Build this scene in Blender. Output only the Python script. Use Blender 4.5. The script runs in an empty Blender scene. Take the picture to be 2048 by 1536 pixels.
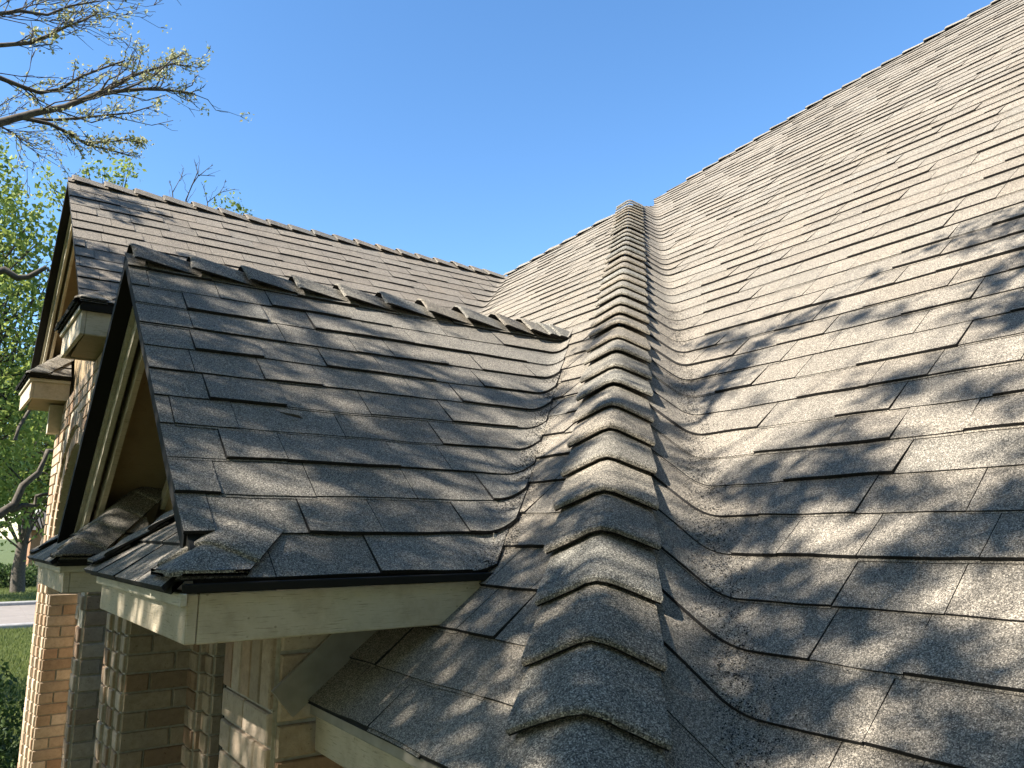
import bpy, math, random
import numpy as np
from mathutils import Vector, Matrix
R_ = random.Random(11)
sc = bpy.context.scene
COL = sc.collection

# ------------------------------------------------------------------ camera
FPX, YAW, PITCH, ROLL = 1538.0, 0.60692, 0.19540, -0.0016
cF = np.array([math.sin(YAW)*math.cos(PITCH), math.cos(YAW)*math.cos(PITCH), math.sin(PITCH)])
cR0 = np.array([math.cos(YAW), -math.sin(YAW), 0.0])
cU0 = np.cross(cR0, cF)
cR = math.cos(ROLL)*cR0 + math.sin(ROLL)*cU0
cU = -math.sin(ROLL)*cR0 + math.cos(ROLL)*cU0
cam_d = bpy.data.cameras.new('camera')
cam = bpy.data.objects.new('camera', cam_d)
COL.objects.link(cam)
cam_d.sensor_fit = 'HORIZONTAL'
cam_d.sensor_width = 36.0
cam_d.lens = FPX/2048*36.0
cam_d.clip_start = 0.02
cam_d.clip_end = 2000
m = Matrix.Identity(4)
for i in range(3):
    m[i][0], m[i][1], m[i][2] = cR[i], cU[i], -cF[i]
cam.matrix_world = m
sc.camera = cam

def project(P):
    P = np.atleast_2d(np.asarray(P, float))
    dd = P@cF
    dd = np.where(np.abs(dd) < 1e-6, 1e-6, dd)
    return np.stack([1024+FPX*(P@cR)/dd, 768-FPX*(P@cU)/dd, dd], 1)

def ray(x, y):
    return cF + cR*(x-1024)/FPX - cU*(y-768)/FPX

def at(x, y, depth_y):
    """point seen in direction (x, y) of the photograph, depth_y metres away along the house"""
    v = ray(x, y)
    return v*depth_y/v[1]

# ------------------------------------------------------------------ light
SUN_EL, SUN_AZ = math.radians(42.0), math.radians(4.0)     # from -X, a little to +Y
SUN = np.array([-math.cos(SUN_EL)*math.cos(SUN_AZ), math.cos(SUN_EL)*math.sin(SUN_AZ), math.sin(SUN_EL)])
world = bpy.data.worlds.new('World')
sc.world = world
world.use_nodes = True
wn = world.node_tree.nodes
wl = world.node_tree.links
for n in list(wn):
    wn.remove(n)
wo = wn.new('ShaderNodeOutputWorld')
bg = wn.new('ShaderNodeBackground')
sky = wn.new('ShaderNodeTexSky')
sky.sky_type = 'NISHITA'
sky.sun_disc = False
sky.sun_elevation = SUN_EL
sky.sun_rotation = math.atan2(SUN[0], SUN[1])
sky.altitude = 200
sky.air_density = 1.0
sky.dust_density = 0.3
sky.ozone_density = 2.0
bg.inputs['Strength'].default_value = 0.105
hs = wn.new('ShaderNodeHueSaturation')
hs.inputs['Saturation'].default_value = 1.2
wl.new(sky.outputs[0], hs.inputs['Color'])
wl.new(hs.outputs[0], bg.inputs['Color'])
wl.new(bg.outputs[0], wo.inputs['Surface'])
sun_d = bpy.data.lights.new('sun', 'SUN')
sun_d.energy = 5.0
sun_d.angle = math.radians(0.53)
sun_d.color = (1.0, 0.945, 0.865)
sun = bpy.data.objects.new('sun', sun_d)
COL.objects.link(sun)
sun.rotation_euler = Vector(SUN.tolist()).to_track_quat('Z', 'Y').to_euler()
sc.view_settings.view_transform = 'Standard'
sc.view_settings.look = 'None'
sc.view_settings.exposure = 1.58
sc.view_settings.gamma = 1.0
sc.view_settings.use_curve_mapping = False
sc.render.engine = 'CYCLES'
sc.cycles.max_bounces = 6
sc.cycles.diffuse_bounces = 3
sc.cycles.use_denoising = True

# ------------------------------------------------------------------ materials
def mat(name):
    mm = bpy.data.materials.new(name)
    mm.use_nodes = True
    nt = mm.node_tree
    b = nt.nodes['Principled BSDF']
    b.inputs['Roughness'].default_value = 0.9
    b.inputs['Specular IOR Level'].default_value = 0.25
    return mm, nt, b

def node(nt, kind, **kw):
    n = nt.nodes.new(kind)
    for k, v in kw.items():
        setattr(n, k, v)
    return n

def ramp(nt, stops, interp='LINEAR'):
    r = nt.nodes.new('ShaderNodeValToRGB')
    cr = r.color_ramp
    cr.interpolation = interp
    while len(cr.elements) < len(stops):
        cr.elements.new(0.5)
    for e, (p, c) in zip(cr.elements, stops):
        e.position = p
        e.color = (c[0], c[1], c[2], 1)
    return r

def coord(nt):
    return nt.nodes.new('ShaderNodeTexCoord').outputs['Object']

def noise(nt, co, scale, detail=2.0, rough=0.5):
    n = nt.nodes.new('ShaderNodeTexNoise')
    n.inputs['Scale'].default_value = scale
    n.inputs['Detail'].default_value = detail
    n.inputs['Roughness'].default_value = rough
    nt.links.new(co, n.inputs['Vector'])
    return n.outputs['Fac']

def mul(nt, a, b, fac=1.0):
    mx = node(nt, 'ShaderNodeMix', data_type='RGBA', blend_type='MULTIPLY')
    mx.inputs[0].default_value = fac
    nt.links.new(a, mx.inputs[6])
    nt.links.new(b, mx.inputs[7])
    return mx.outputs[2]

def bump(nt, b, h, dist, strength=1.0):
    bn = nt.nodes.new('ShaderNodeBump')
    bn.inputs['Distance'].default_value = dist
    bn.inputs['Strength'].default_value = strength
    nt.links.new(h, bn.inputs['Height'])
    nt.links.new(bn.outputs[0], b.inputs['Normal'])

def shingle_material(name, stops, gran=540.0):
    mm, nt, b = mat(name)
    co = coord(nt)
    vo = nt.nodes.new('ShaderNodeTexVoronoi')
    vo.inputs['Scale'].default_value = gran
    nt.links.new(co, vo.inputs['Vector'])
    sep = nt.nodes.new('ShaderNodeSeparateColor')
    nt.links.new(vo.outputs['Color'], sep.inputs[0])
    rp = ramp(nt, stops)
    nt.links.new(sep.outputs[0], rp.inputs[0])
    big = ramp(nt, [(0.25, (0.90, 0.90, 0.91)), (0.75, (1.08, 1.07, 1.06))])
    nt.links.new(noise(nt, co, 7.0, 5.0, 0.65), big.inputs[0])
    c = mul(nt, rp.outputs[0], big.outputs[0])
    fine = ramp(nt, [(0.3, (0.80, 0.80, 0.80)), (0.7, (1.18, 1.18, 1.18))])
    nt.links.new(noise(nt, co, 120.0, 3.0, 0.7), fine.inputs[0])
    c = mul(nt, c, fine.outputs[0])
    tint = node(nt, 'ShaderNodeAttribute', attribute_name='tint')
    c = mul(nt, c, tint.outputs['Color'])
    nt.links.new(c, b.inputs['Base Color'])
    bump(nt, b, vo.outputs['Distance'], 0.0018, 0.9)
    b.inputs['Roughness'].default_value = 0.88
    return mm

M_SH = shingle_material('asphalt_shingle', [(0.0, (0.048, 0.044, 0.037)), (0.28, (0.136, 0.123, 0.101)), (0.7, (0.248, 0.224, 0.182)), (1.0, (0.51, 0.460, 0.378))])
M_CAP = shingle_material('cap_shingle', [(0.0, (0.035, 0.032, 0.027)), (0.3, (0.115, 0.104, 0.084)), (0.7, (0.24, 0.216, 0.172)), (1.0, (0.54, 0.485, 0.39))], 480.0)
M_EDGE, nt, b = mat('asphalt_core')
rp = ramp(nt, [(0.3, (0.010, 0.010, 0.010)), (0.8, (0.035, 0.032, 0.030))])
nt.links.new(noise(nt, coord(nt), 200, 3), rp.inputs[0])
nt.links.new(rp.outputs[0], b.inputs['Base Color'])
M_DECK, nt, b = mat('roof_underlay')
b.inputs['Base Color'].default_value = (0.02, 0.02, 0.02, 1)

def paint(name, col, dirt, grain=True):
    mm, nt, b = mat(name)
    co = coord(nt)
    n1 = noise(nt, co, 9.0, 6.0, 0.7)
    rp = ramp(nt, [(0.30, dirt), (0.55, col)])
    nt.links.new(n1, rp.inputs[0])
    mp = nt.nodes.new('ShaderNodeMapping')
    mp.inputs['Scale'].default_value = (6.0, 6.0, 130.0)
    nt.links.new(co, mp.inputs['Vector'])
    n2 = noise(nt, mp.outputs[0], 3.0, 4.0, 0.7)
    g = ramp(nt, [(0.33, (0.42, 0.39, 0.35)), (0.43, (1, 1, 1))])
    nt.links.new(n2, g.inputs[0])
    c = mul(nt, rp.outputs[0], g.outputs[0], 0.75 if grain else 0.3)
    sp = nt.nodes.new('ShaderNodeTexVoronoi')
    sp.inputs['Scale'].default_value = 28.0
    nt.links.new(co, sp.inputs['Vector'])
    sr = ramp(nt, [(0.05, (0.25, 0.22, 0.18)), (0.09, (1, 1, 1))])
    nt.links.new(sp.outputs['Distance'], sr.inputs[0])
    c = mul(nt, c, sr.outputs[0], 0.5)
    nt.links.new(c, b.inputs['Base Color'])
    bump(nt, b, n2, 0.0015, 0.5)
    b.inputs['Roughness'].default_value = 0.7
    return mm

M_PAINT = paint('weathered_paint', (0.55, 0.465, 0.335), (0.40, 0.325, 0.22))
M_TRIM = paint('trim_paint', (0.56, 0.50, 0.38), (0.42, 0.37, 0.27))
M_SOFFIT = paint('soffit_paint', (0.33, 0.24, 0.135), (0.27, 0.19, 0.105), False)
M_DRIP, nt, b = mat('drip_edge_metal')
b.inputs['Base Color'].default_value = (0.013, 0.012, 0.010, 1)
b.inputs['Roughness'].default_value = 0.9
M_FLASH, nt, b = mat('flashing_metal')
rp = ramp(nt, [(0.3, (0.24, 0.215, 0.175)), (0.7, (0.33, 0.295, 0.24))])
nt.links.new(noise(nt, coord(nt), 20, 4), rp.inputs[0])
nt.links.new(rp.outputs[0], b.inputs['Base Color'])
b.inputs['Roughness'].default_value = 0.6

def brick_material():
    mm, nt, b = mat('brick_clay')
    co = coord(nt)
    tint = node(nt, 'ShaderNodeAttribute', attribute_name='tint')
    rp = ramp(nt, [(0.25, (0.72, 0.70, 0.68)), (0.6, (1.1, 1.1, 1.1))])
    nt.links.new(noise(nt, co, 30.0, 5.0, 0.75), rp.inputs[0])
    c = mul(nt, tint.outputs['Color'], rp.outputs[0])
    sp = ramp(nt, [(0.26, (0.35, 0.28, 0.23)), (0.36, (1, 1, 1))])
    nt.links.new(noise(nt, co, 90.0, 3.0, 0.6), sp.inputs[0])
    c = mul(nt, c, sp.outputs[0], 0.8)
    nt.links.new(c, b.inputs['Base Color'])
    bump(nt, b, noise(nt, co, 160.0, 4.0, 0.7), 0.003, 0.6)
    return mm
M_BRICK = brick_material()
M_MORTAR, nt, b = mat('mortar')
rp = ramp(nt, [(0.3, (0.33, 0.285, 0.21)), (0.7, (0.46, 0.41, 0.31))])
nt.links.new(noise(nt, coord(nt), 60, 4), rp.inputs[0])
nt.links.new(rp.outputs[0], b.inputs['Base Color'])
M_DARK, nt, b = mat('glass_and_dark_interior')  # for window panes, and for recess walls with interior darkness in the colour
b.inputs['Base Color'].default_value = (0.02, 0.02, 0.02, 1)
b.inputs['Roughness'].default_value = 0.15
M_BARK, nt, b = mat('bark')
rp = ramp(nt, [(0.3, (0.035, 0.028, 0.022)), (0.7, (0.13, 0.11, 0.085))])
nt.links.new(noise(nt, coord(nt), 14, 6, 0.7), rp.inputs[0])
nt.links.new(rp.outputs[0], b.inputs['Base Color'])

def leaf_material(name, c0, c1):
    mm, nt, b = mat(name)
    tint = node(nt, 'ShaderNodeAttribute', attribute_name='tint')
    sep = nt.nodes.new('ShaderNodeSeparateColor')
    nt.links.new(tint.outputs['Color'], sep.inputs[0])
    rp = ramp(nt, [(0.0, c0), (1.0, c1)])
    nt.links.new(sep.outputs[0], rp.inputs[0])
    nt.links.new(rp.outputs[0], b.inputs['Base Color'])
    b.inputs['Roughness'].default_value = 0.55
    tr = nt.nodes.new('ShaderNodeBsdfTranslucent')
    nt.links.new(rp.outputs[0], tr.inputs['Color'])
    mx = nt.nodes.new('ShaderNodeMixShader')
    mx.inputs[0].default_value = 0.45
    nt.links.new(b.outputs[0], mx.inputs[1])
    nt.links.new(tr.outputs[0], mx.inputs[2])
    nt.links.new(mx.outputs[0], nt.nodes['Material Output'].inputs['Surface'])
    return mm
M_LEAF = leaf_material('spring_leaf', (0.10, 0.16, 0.03), (0.38, 0.43, 0.10))
M_LEAF2 = leaf_material('budding_leaf', (0.22, 0.25, 0.08), (0.50, 0.46, 0.26))
M_SHRUB = leaf_material('shrub_leaf', (0.02, 0.045, 0.012), (0.09, 0.13, 0.035))
M_DEAD, nt, b = mat('dead_leaf')
b.inputs['Base Color'].default_value = (0.36, 0.20, 0.12, 1)

def ground_mat(name, c0, c1, s=4.0, bd=0.0):
    mm, nt, b = mat(name)
    co = coord(nt)
    n = noise(nt, co, s, 8.0, 0.7)
    rp = ramp(nt, [(0.3, c0), (0.7, c1)])
    nt.links.new(n, rp.inputs[0])
    nt.links.new(rp.outputs[0], b.inputs['Base Color'])
    if bd:
        bump(nt, b, noise(nt, co, s*12, 4.0, 0.7), bd)
    return mm
M_GRASS = ground_mat('lawn_soil', (0.05, 0.07, 0.02), (0.11, 0.13, 0.04), 3.0, 0.02)
M_BLADE = leaf_material('grass_blade', (0.07, 0.10, 0.02), (0.20, 0.22, 0.07))
M_CONC = ground_mat('concrete', (0.19, 0.165, 0.14), (0.25, 0.215, 0.185), 2.0, 0.002)
M_CURB = ground_mat('curb_concrete', (0.20, 0.19, 0.18), (0.34, 0.32, 0.29), 6.0, 0.002)
M_FARBRICK = ground_mat('far_brick', (0.20, 0.10, 0.05), (0.32, 0.18, 0.10), 10.0)
M_FARROOF = ground_mat('far_roof', (0.06, 0.055, 0.05), (0.12, 0.11, 0.10), 10.0)

# ------------------------------------------------------------------ mesh helpers
class MB:
    def __init__(s):
        s.v, s.f, s.mi, s.t, s.sm = [], [], [], [], []
    def face(s, pts, mi=0, tint=(1, 1, 1), smooth=False):
        k = len(s.v)
        s.v.extend([tuple(map(float, p)) for p in pts])
        s.f.append(tuple(range(k, k+len(pts))))
        s.mi.append(mi)
        s.t.append(tint)
        s.sm.append(smooth)
    def indexed(s, verts, faces, mi=0, tint=(1, 1, 1), smooth=False):
        k = len(s.v)
        s.v.extend([tuple(map(float, p)) for p in verts])
        for i, f in enumerate(faces):
            s.f.append(tuple(k+j for j in f))
            s.mi.append(mi[i] if isinstance(mi, list) else mi)
            s.t.append(tint[i] if isinstance(tint, list) else tint)
            s.sm.append(smooth)
    def add(s, o):
        k = len(s.v)
        s.v.extend(o.v)
        s.f.extend([tuple(k+j for j in f) for f in o.f])
        s.mi.extend(o.mi)
        s.t.extend(o.t)
        s.sm.extend(o.sm)
    def box(s, lo, hi, mi=0, tint=(1, 1, 1)):
        x0, y0, z0 = lo
        x1, y1, z1 = hi
        s.hexa([(x0, y0, z0), (x1, y0, z0), (x1, y1, z0), (x0, y1, z0), (x0, y0, z1), (x1, y0, z1), (x1, y1, z1), (x0, y1, z1)], mi, tint)
    def hexa(s, p, mi=0, tint=(1, 1, 1)):
        s.indexed(p, [(0, 3, 2, 1), (4, 5, 6, 7), (0, 1, 5, 4), (1, 2, 6, 5), (2, 3, 7, 6), (3, 0, 4, 7)], mi, tint)
    def tube(s, pts, rad, n=6, mi=0):
        pts = [np.asarray(p, float) for p in pts]
        k = len(s.v)
        up = np.array([0.13, 0.21, 0.97])
        for i, p in enumerate(pts):
            d = pts[min(i+1, len(pts)-1)] - pts[max(i-1, 0)]
            d = d/(np.linalg.norm(d)+1e-9)
            a = np.cross(d, up)
            if np.linalg.norm(a) < 0.1:
                a = np.cross(d, np.array([1.0, 0, 0]))
            a /= np.linalg.norm(a)
            c = np.cross(d, a)
            for j in range(n):
                th = 2*math.pi*j/n
                s.v.append(tuple(p + rad[i]*(math.cos(th)*a + math.sin(th)*c)))
        for i in range(len(pts)-1):
            for j in range(n):
                j2 = (j+1) % n
                s.f.append((k+i*n+j, k+i*n+j2, k+(i+1)*n+j2, k+(i+1)*n+j))
                s.mi.append(mi)
                s.t.append((1, 1, 1))
                s.sm.append(True)

def link(name, mb, mats, parent=None):
    me = bpy.data.meshes.new(name)
    me.from_pydata(mb.v, [], mb.f)
    for mm in (mats if isinstance(mats, (list, tuple)) else [mats]):
        me.materials.append(mm)
    nf = len(mb.f)
    me.polygons.foreach_set('material_index', np.array(mb.mi, dtype=np.int32))
    me.polygons.foreach_set('use_smooth', np.array(mb.sm, dtype=bool))
    at_ = me.attributes.new('tint', 'FLOAT_COLOR', 'FACE')
    arr = np.ones((nf, 4), dtype=np.float32)
    arr[:, :3] = np.array(mb.t, dtype=np.float32).reshape(nf, 3)
    at_.data.foreach_set('color', arr.ravel())
    me.update()
    o = bpy.data.objects.new(name, me)
    COL.objects.link(o)
    if parent is not None:
        o.parent = parent
        if parent.type == 'EMPTY':
            o.matrix_parent_inverse = Matrix.Translation(-Vector(parent.location))
    return o

def thing(name, label, cat, loc, group=None):
    o = bpy.data.objects.new(name, None)
    o.location = loc
    o.empty_display_size = 0.2
    COL.objects.link(o)
    o['label'] = label
    o['category'] = cat
    if group:
        o['group'] = group
    return o

def tag(o, label, cat, group=None):
    o['label'] = label
    o['category'] = cat
    if group:
        o['group'] = group
    return o

GROUND = -2.75
# ------------------------------------------------------------------ the roof's planes (metres, camera at the origin)
T = 0.84657
CP = 1/math.sqrt(1+T*T)
SP = T*CP
E = 0.143                                   # course exposure
A_R, A_L, A_G1 = -1.33954, -1.02907, -1.51497
A_G2 = A_L - T*2.0
C_HIP, C_VAL, C_G1, C_G2 = 0.1688, -0.195, 0.574, 2.0     # y - x in plan
YR1, ZR1 = 2.98, 1.008
YR2, ZR2 = 6.38, A_G2+T*6.38
VD = np.array([1, 1, T])/math.sqrt(2+T*T)  # direction of hips and valleys
def unit(v):
    return v/np.linalg.norm(v)
AX, AY = np.array([1.0, 0, 0]), np.array([0, 1.0, 0])
W_S = -unit(AX-(AX@VD)*VD)                  # in side face S, from valley to hip
W_L = -unit(AY-(AY@VD)*VD)                  # in L, from gable valley toward the hip
N_X = np.array([-T, 0, 1])*CP               # normal of R and L
N_Y = np.array([0, -T, 1])*CP               # normal of S, gable slopes
V_X = np.array([CP, 0, SP])
V_Y = np.array([0, CP, SP])

class Slope:
    """a = along the course, v = up the slope, h = height over the deck"""
    def __init__(s, kind, off, z0, fold=None, r=0.1, wdir=None, n2=None):
        s.kind, s.off, s.z0, s.fold, s.r, s.w, s.n2 = kind, off, z0, fold, r, wdir, n2
        if kind == 'X':
            s.A, s.V, s.N = AY, V_X, N_X
            s.O = np.array([(z0-off)/T, 0, z0])
        else:
            s.A, s.V, s.N = AX, V_Y, N_Y
            s.O = np.array([0, (z0-off)/T, z0])
        if fold is not None:
            # fold line: kind X: y = x + c ; kind Y: x = y - c
            s.a0 = (s.O[0]+fold) if kind == 'X' else (s.O[1]-fold)
            s.nrm = math.sqrt(1+CP*CP)
            s.p = (s.A-CP*s.V)/s.nrm
    def fold_a(s, v):
        return s.a0 + CP*v
    def pt(s, a, v, h):
        P = s.O + a*s.A + v*s.V
        if s.fold is None:
            return P + h*s.N
        ds = (a-CP*v-s.a0)/s.nrm
        if ds < -s.r:
            return P + h*s.N
        Q = P - ds*s.p
        if ds > s.r:
            return Q + ds*s.w + h*s.n2
        u = (ds+s.r)/(2*s.r)
        N = unit((1-u)*s.N + u*s.n2)
        return Q - (1-u)**2*s.r*s.p + u*u*s.r*s.w + h*N

# how far up S the shingles of R run (to the hip)
_hp = np.array([1, 1+C_HIP, A_L+T])
_vx = 1.0
_vp = np.array([_vx, _vx+C_VAL, A_R+T*_vx])
D_S = abs((_hp-_vp)@W_S)

S_R = Slope('X', A_R, -0.0485, C_VAL, 0.05, W_S, N_Y)
S_L = Slope('X', A_L, -0.4036)
S_G1 = Slope('Y', A_G1, -0.0005, C_G1, 0.05, W_L, N_X)
S_G2 = Slope('Y', A_G2, 1.283, C_G2, 0.03, W_L, N_X)

rn = random.Random(5)
PIECES = []      # (screen area, parent key, MB)

def wob(a, k):
    return 0.0022*math.sin(a*5.1+k*1.7)+0.0016*math.sin(a*13.3+k*2.9)+0.0009*math.sin(a*31+k*0.7)

def shingle_course(key, sl, k, e, amin, amax, tone=(1, 1, 1), wmin=0.13, wmax=0.31, dens=None, vshift=0.0, top=None, lift=0.0):
    """one course: amin(v), amax(v) are the ends, the course's lower edge lies at v = k*e"""
    v0 = k*e + vshift + rn.uniform(-0.0015, 0.0015)
    v1 = v0 + e + 0.018
    if top is not None:
        v1 = min(v1, top)
    lo, hi = min(amin(v0), amin(v1)), max(amax(v0), amax(v1))
    a = lo - rn.uniform(0, 0.25)
    while a < hi:
        w = rn.uniform(wmin, wmax)
        if sl.fold is not None and a+w > sl.fold_a(v0)-0.06:
            w = hi-a+0.01            # one piece runs through the valley
        s0, s1 = max(a, lo), min(a+w-0.0022, hi)
        a += w
        if s1-s0 < 0.012:
            continue
        if amax(v0)-0.004 < s0 and amax(v1)-0.004 < s0:
            continue
        thick = rn.random()
        h1 = lift + (0.0140 if thick < 0.42 else (0.0108 if thick < 0.65 else 0.0078)) + rn.uniform(-0.0008, 0.0012)
        ledge = rn.uniform(0.004, 0.009) if rn.random() < 0.38 else 0.0
        dv = rn.uniform(-0.0012, 0.0012)
        g = rn.gauss(0, 0.035)
        hue = rn.gauss(0, 0.010)
        tint = tuple(c*(1+g+q*hue) for c, q in zip(tone, (1, 0, -1)))
        # breakpoints along the width
        if sl.fold is not None and s1 > sl.fold_a(v0)-0.3:
            n = max(2, int((s1-s0)/0.022))
        else:
            n = 3
        us = [s0+(s1-s0)*i/n for i in range(n+1)]
        curl = rn.uniform(-0.001, 0.0025) if rn.random() < 0.3 else 0.0
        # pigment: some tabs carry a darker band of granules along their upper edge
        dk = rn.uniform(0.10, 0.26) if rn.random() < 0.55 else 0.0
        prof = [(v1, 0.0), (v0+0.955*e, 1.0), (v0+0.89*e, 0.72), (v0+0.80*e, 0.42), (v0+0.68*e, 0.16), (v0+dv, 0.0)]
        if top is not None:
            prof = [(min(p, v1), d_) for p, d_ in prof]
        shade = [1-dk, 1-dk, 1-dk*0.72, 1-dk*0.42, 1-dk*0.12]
        rows = []
        for r_i, (vv, _d) in enumerate(prof):
            f_ = (v1-vv)/(v1-v0-dv)
            hh2 = (lift+0.0028)*(1-f_)+h1*f_
            row = []
            for i, u in enumerate(us):
                vq = vv + (wob(u, k) if r_i == len(prof)-1 else 0)
                uu = min(max(u, amin(vq)), amax(vq))
                if 0 < i < n or True:
                    cc = curl*abs(2*i/n-1) if vv < v1 else 0
                row.append(sl.pt(uu, vq, hh2+cc))
            rows.append(row)
        edge = []
        steps = [(0.0, lift+0.0035)] if not ledge else [(0.0, lift+0.0055), (-ledge, lift+0.0055), (-ledge, lift+0.0012)]
        for (q, hh) in steps:
            row = []
            for u in us:
                vq = v0+dv+wob(u, k)+q
                uu = min(max(u, amin(vq)), amax(vq))
                row.append(sl.pt(uu, vq, hh))
            edge.append(row)
        allr = rows+edge
        mb = MB()
        nn = n+1
        verts = [p for r in allr for p in r]
        faces, mis, tl = [], [], []
        for j in range(len(allr)-1):
            for i in range(n):
                faces.append((j*nn+i, j*nn+i+1, (j+1)*nn+i+1, (j+1)*nn+i))
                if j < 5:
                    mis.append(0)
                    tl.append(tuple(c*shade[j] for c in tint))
                    continue
                tl.append(tint)
                if ledge and j == 6:
                    mis.append(0)
                else:
                    mis.append(1)
        # ends
        for i in (0, n):
            base = len(verts)
            uu = us[i]
            vqs = [v1, v0+dv+wob(uu, k)-ledge]
            pb = [sl.pt(min(max(uu, amin(q)), amax(q)), q, lift+0.0) for q in vqs]
            verts += pb
            ring = [j*nn+i for j in range(len(allr))]
            faces.append(tuple(ring+[base+1, base]))
            mis.append(1)
            tl.append(tint)
        mb.indexed(verts, faces, mis, tl)
        pj = project([rows[0][0], rows[0][-1], rows[-1][-1], rows[-1][0]])
        ok = (pj[:, 2] > 0.1).all() and pj[:, 0].max() > 0 and pj[:, 0].min() < 2048 and pj[:, 1].max() > 0 and pj[:, 1].min() < 1536
        ar = 0.0
        if ok:
            x = np.clip(pj[:, 0], 0, 2048)
            y = np.clip(pj[:, 1], 0, 1536)
            ar = 0.5*abs(np.dot(x, np.roll(y, -1))-np.dot(y, np.roll(x, -1)))
        PIECES.append((ar, key, mb))

# ------------------------------------------------------------------ the house
house = thing('brick_house', 'tan brick house with steep grey shingle roof, two gables and a capped hip', 'house', (2.5, 3.5, GROUND))
PART = {}

def part(key, name, mb, mats, label=None):
    o = link(name, mb, mats, house)
    PART[key] = o
    if label:
        o['label'] = label
    return o

# top edge of R and L, as it runs in plan (x over y)
RT = [(-1.5, 8.3), (0.5, 7.75), (2.669, 7.366), (3.463, 7.14), (4.145, 6.926), (4.865, 6.548), (5.763, 6.09)]
LT = [(4.9, 4.95), (5.231, 4.851), (5.985, 4.638), (6.441, 4.507), (7.5, 4.2)]
def interp(tab, y):
    return float(np.interp(y, [p[0] for p in tab], [p[1] for p in tab]))

# deck sheets under the shingles
mb = MB()
def pR(x, y, h=0.0):
    return np.array([x, y, A_R+T*x])+h*N_X
def pL(x, y, h=0.0):
    return np.array([x, y, A_L+T*x])+h*N_X
XE_R = 0.80
ys = [-1.5+0.24*i for i in range(30)]
for i in range(len(ys)-1):
    q = []
    for y in (ys[i], ys[i+1]):
        x1 = interp(RT, y)
        x0 = max(XE_R, y-C_VAL)
        q.append((y, min(x0, x1), x1))
    mb.face([pR(q[0][1], q[0][0]), pR(q[0][2], q[0][0]), pR(q[1][2], q[1][0]), pR(q[1][1], q[1][0])])
    mb.face([pR(q[0][2], q[0][0]), pR(q[0][2], q[0][0])+np.array([3.2, 0, -2.7]), pR(q[1][2], q[1][0])+np.array([3.2, 0, -2.7]), pR(q[1][2], q[1][0])])
part('R', 'roof_slope', mb, M_DECK, 'large main roof slope right of the capped hip')
# small side face S
mb = MB()
XT = 5.6
hip_top = np.array([5.05, 5.05+C_HIP, A_L+T*5.05-0.01])
v0 = np.array([XE_R, XE_R+C_VAL, A_R+T*XE_R])
v1 = np.array([XT, XT+C_VAL, A_R+T*XT])
mb.face([v0, v1, hip_top, v0+W_S*D_S])
PART['S'] = link('valley_deck', mb, M_DECK, PART['R'])
mb = MB()
XE_L = 0.737
for i in range(36):
    x0 = XE_L+0.12*i
    x1 = x0+0.12
    if x0 > 5.1:
        break
    for (xa, xb) in ((x0, x1),):
        z = A_L+T*xa
        def ymax(x):
            z = A_L+T*x
            if z < -0.06:
                return 1.965
            y = x+C_G1+0.02 if z < ZR1 else (4.75 if z < 1.28 else min(x+C_G2+0.03, 7.4))
            if x > 4.2:
                ok = [y2 for y2 in np.arange(4.9, 7.5, 0.02) if interp(LT, y2) >= x]
                y = min(y, max(ok)) if ok else x+C_HIP
            return y
        mb.face([pL(xa, xa+C_HIP), pL(xb, xb+C_HIP), pL(xb, max(ymax(xb), xb+C_HIP)), pL(xa, max(ymax(xa), xa+C_HIP))])
part('L', 'roof_slope', mb, M_DECK, 'roof slope between the gable valleys and the capped hip')

# gable decks with soffit undersides
def gable_deck(key, sl_off, yr, zr, ye_near, ye_far, xf_near, xf_far, cfold, label, xin):
    mb = MB()
    th = 0.03
    xr = (zr-A_L)/T
    def xf(y):
        return xf_near+(xf_far-xf_near)*(y-ye_near)/(ye_far-ye_near)
    zn = sl_off+T*ye_near
    zf = zr-T*(ye_far-yr)
    n0 = [(xf(ye_near), ye_near, zn), (ye_near-cfold, ye_near, zn), (xr, yr, zr), (xf(yr), yr, zr)]
    f0 = [(xf(yr), yr, zr), (xr, yr, zr), (xr+0.6, ye_far, zf), (xf(ye_far), ye_far, zf)]
    for q in (n0, f0):
        mb.face(q, 0)
        mb.face([(p[0], p[1], p[2]-th) for p in reversed(q)], 1)
    # front edge strips
    for a, c in ((n0[0], n0[3]), (f0[0], f0[3])):
        mb.face([a, c, (c[0], c[1], c[2]-th), (a[0], a[1], a[2]-th)], 2)
    a, c = n0[0], n0[1]
    mb.face([a, (a[0], a[1], a[2]-th), (c[0], c[1], c[2]-th), c], 2)
    part(key, 'roof_slope', mb, [M_DECK, M_SOFFIT, M_DRIP], label)
    return xf
XF1 = gable_deck('G1', A_G1, YR1, ZR1-0.003, 1.685, 4.28, 0.392, 0.343, C_G1, 'shingled slope of the low entry gable', 0.65)
XF2 = gable_deck('G2', A_G2, YR2, ZR2-0.003, 4.73, 8.03, 0.378, 0.29, C_G2, 'shingled slope of the tall gable behind', 0.57)

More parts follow.
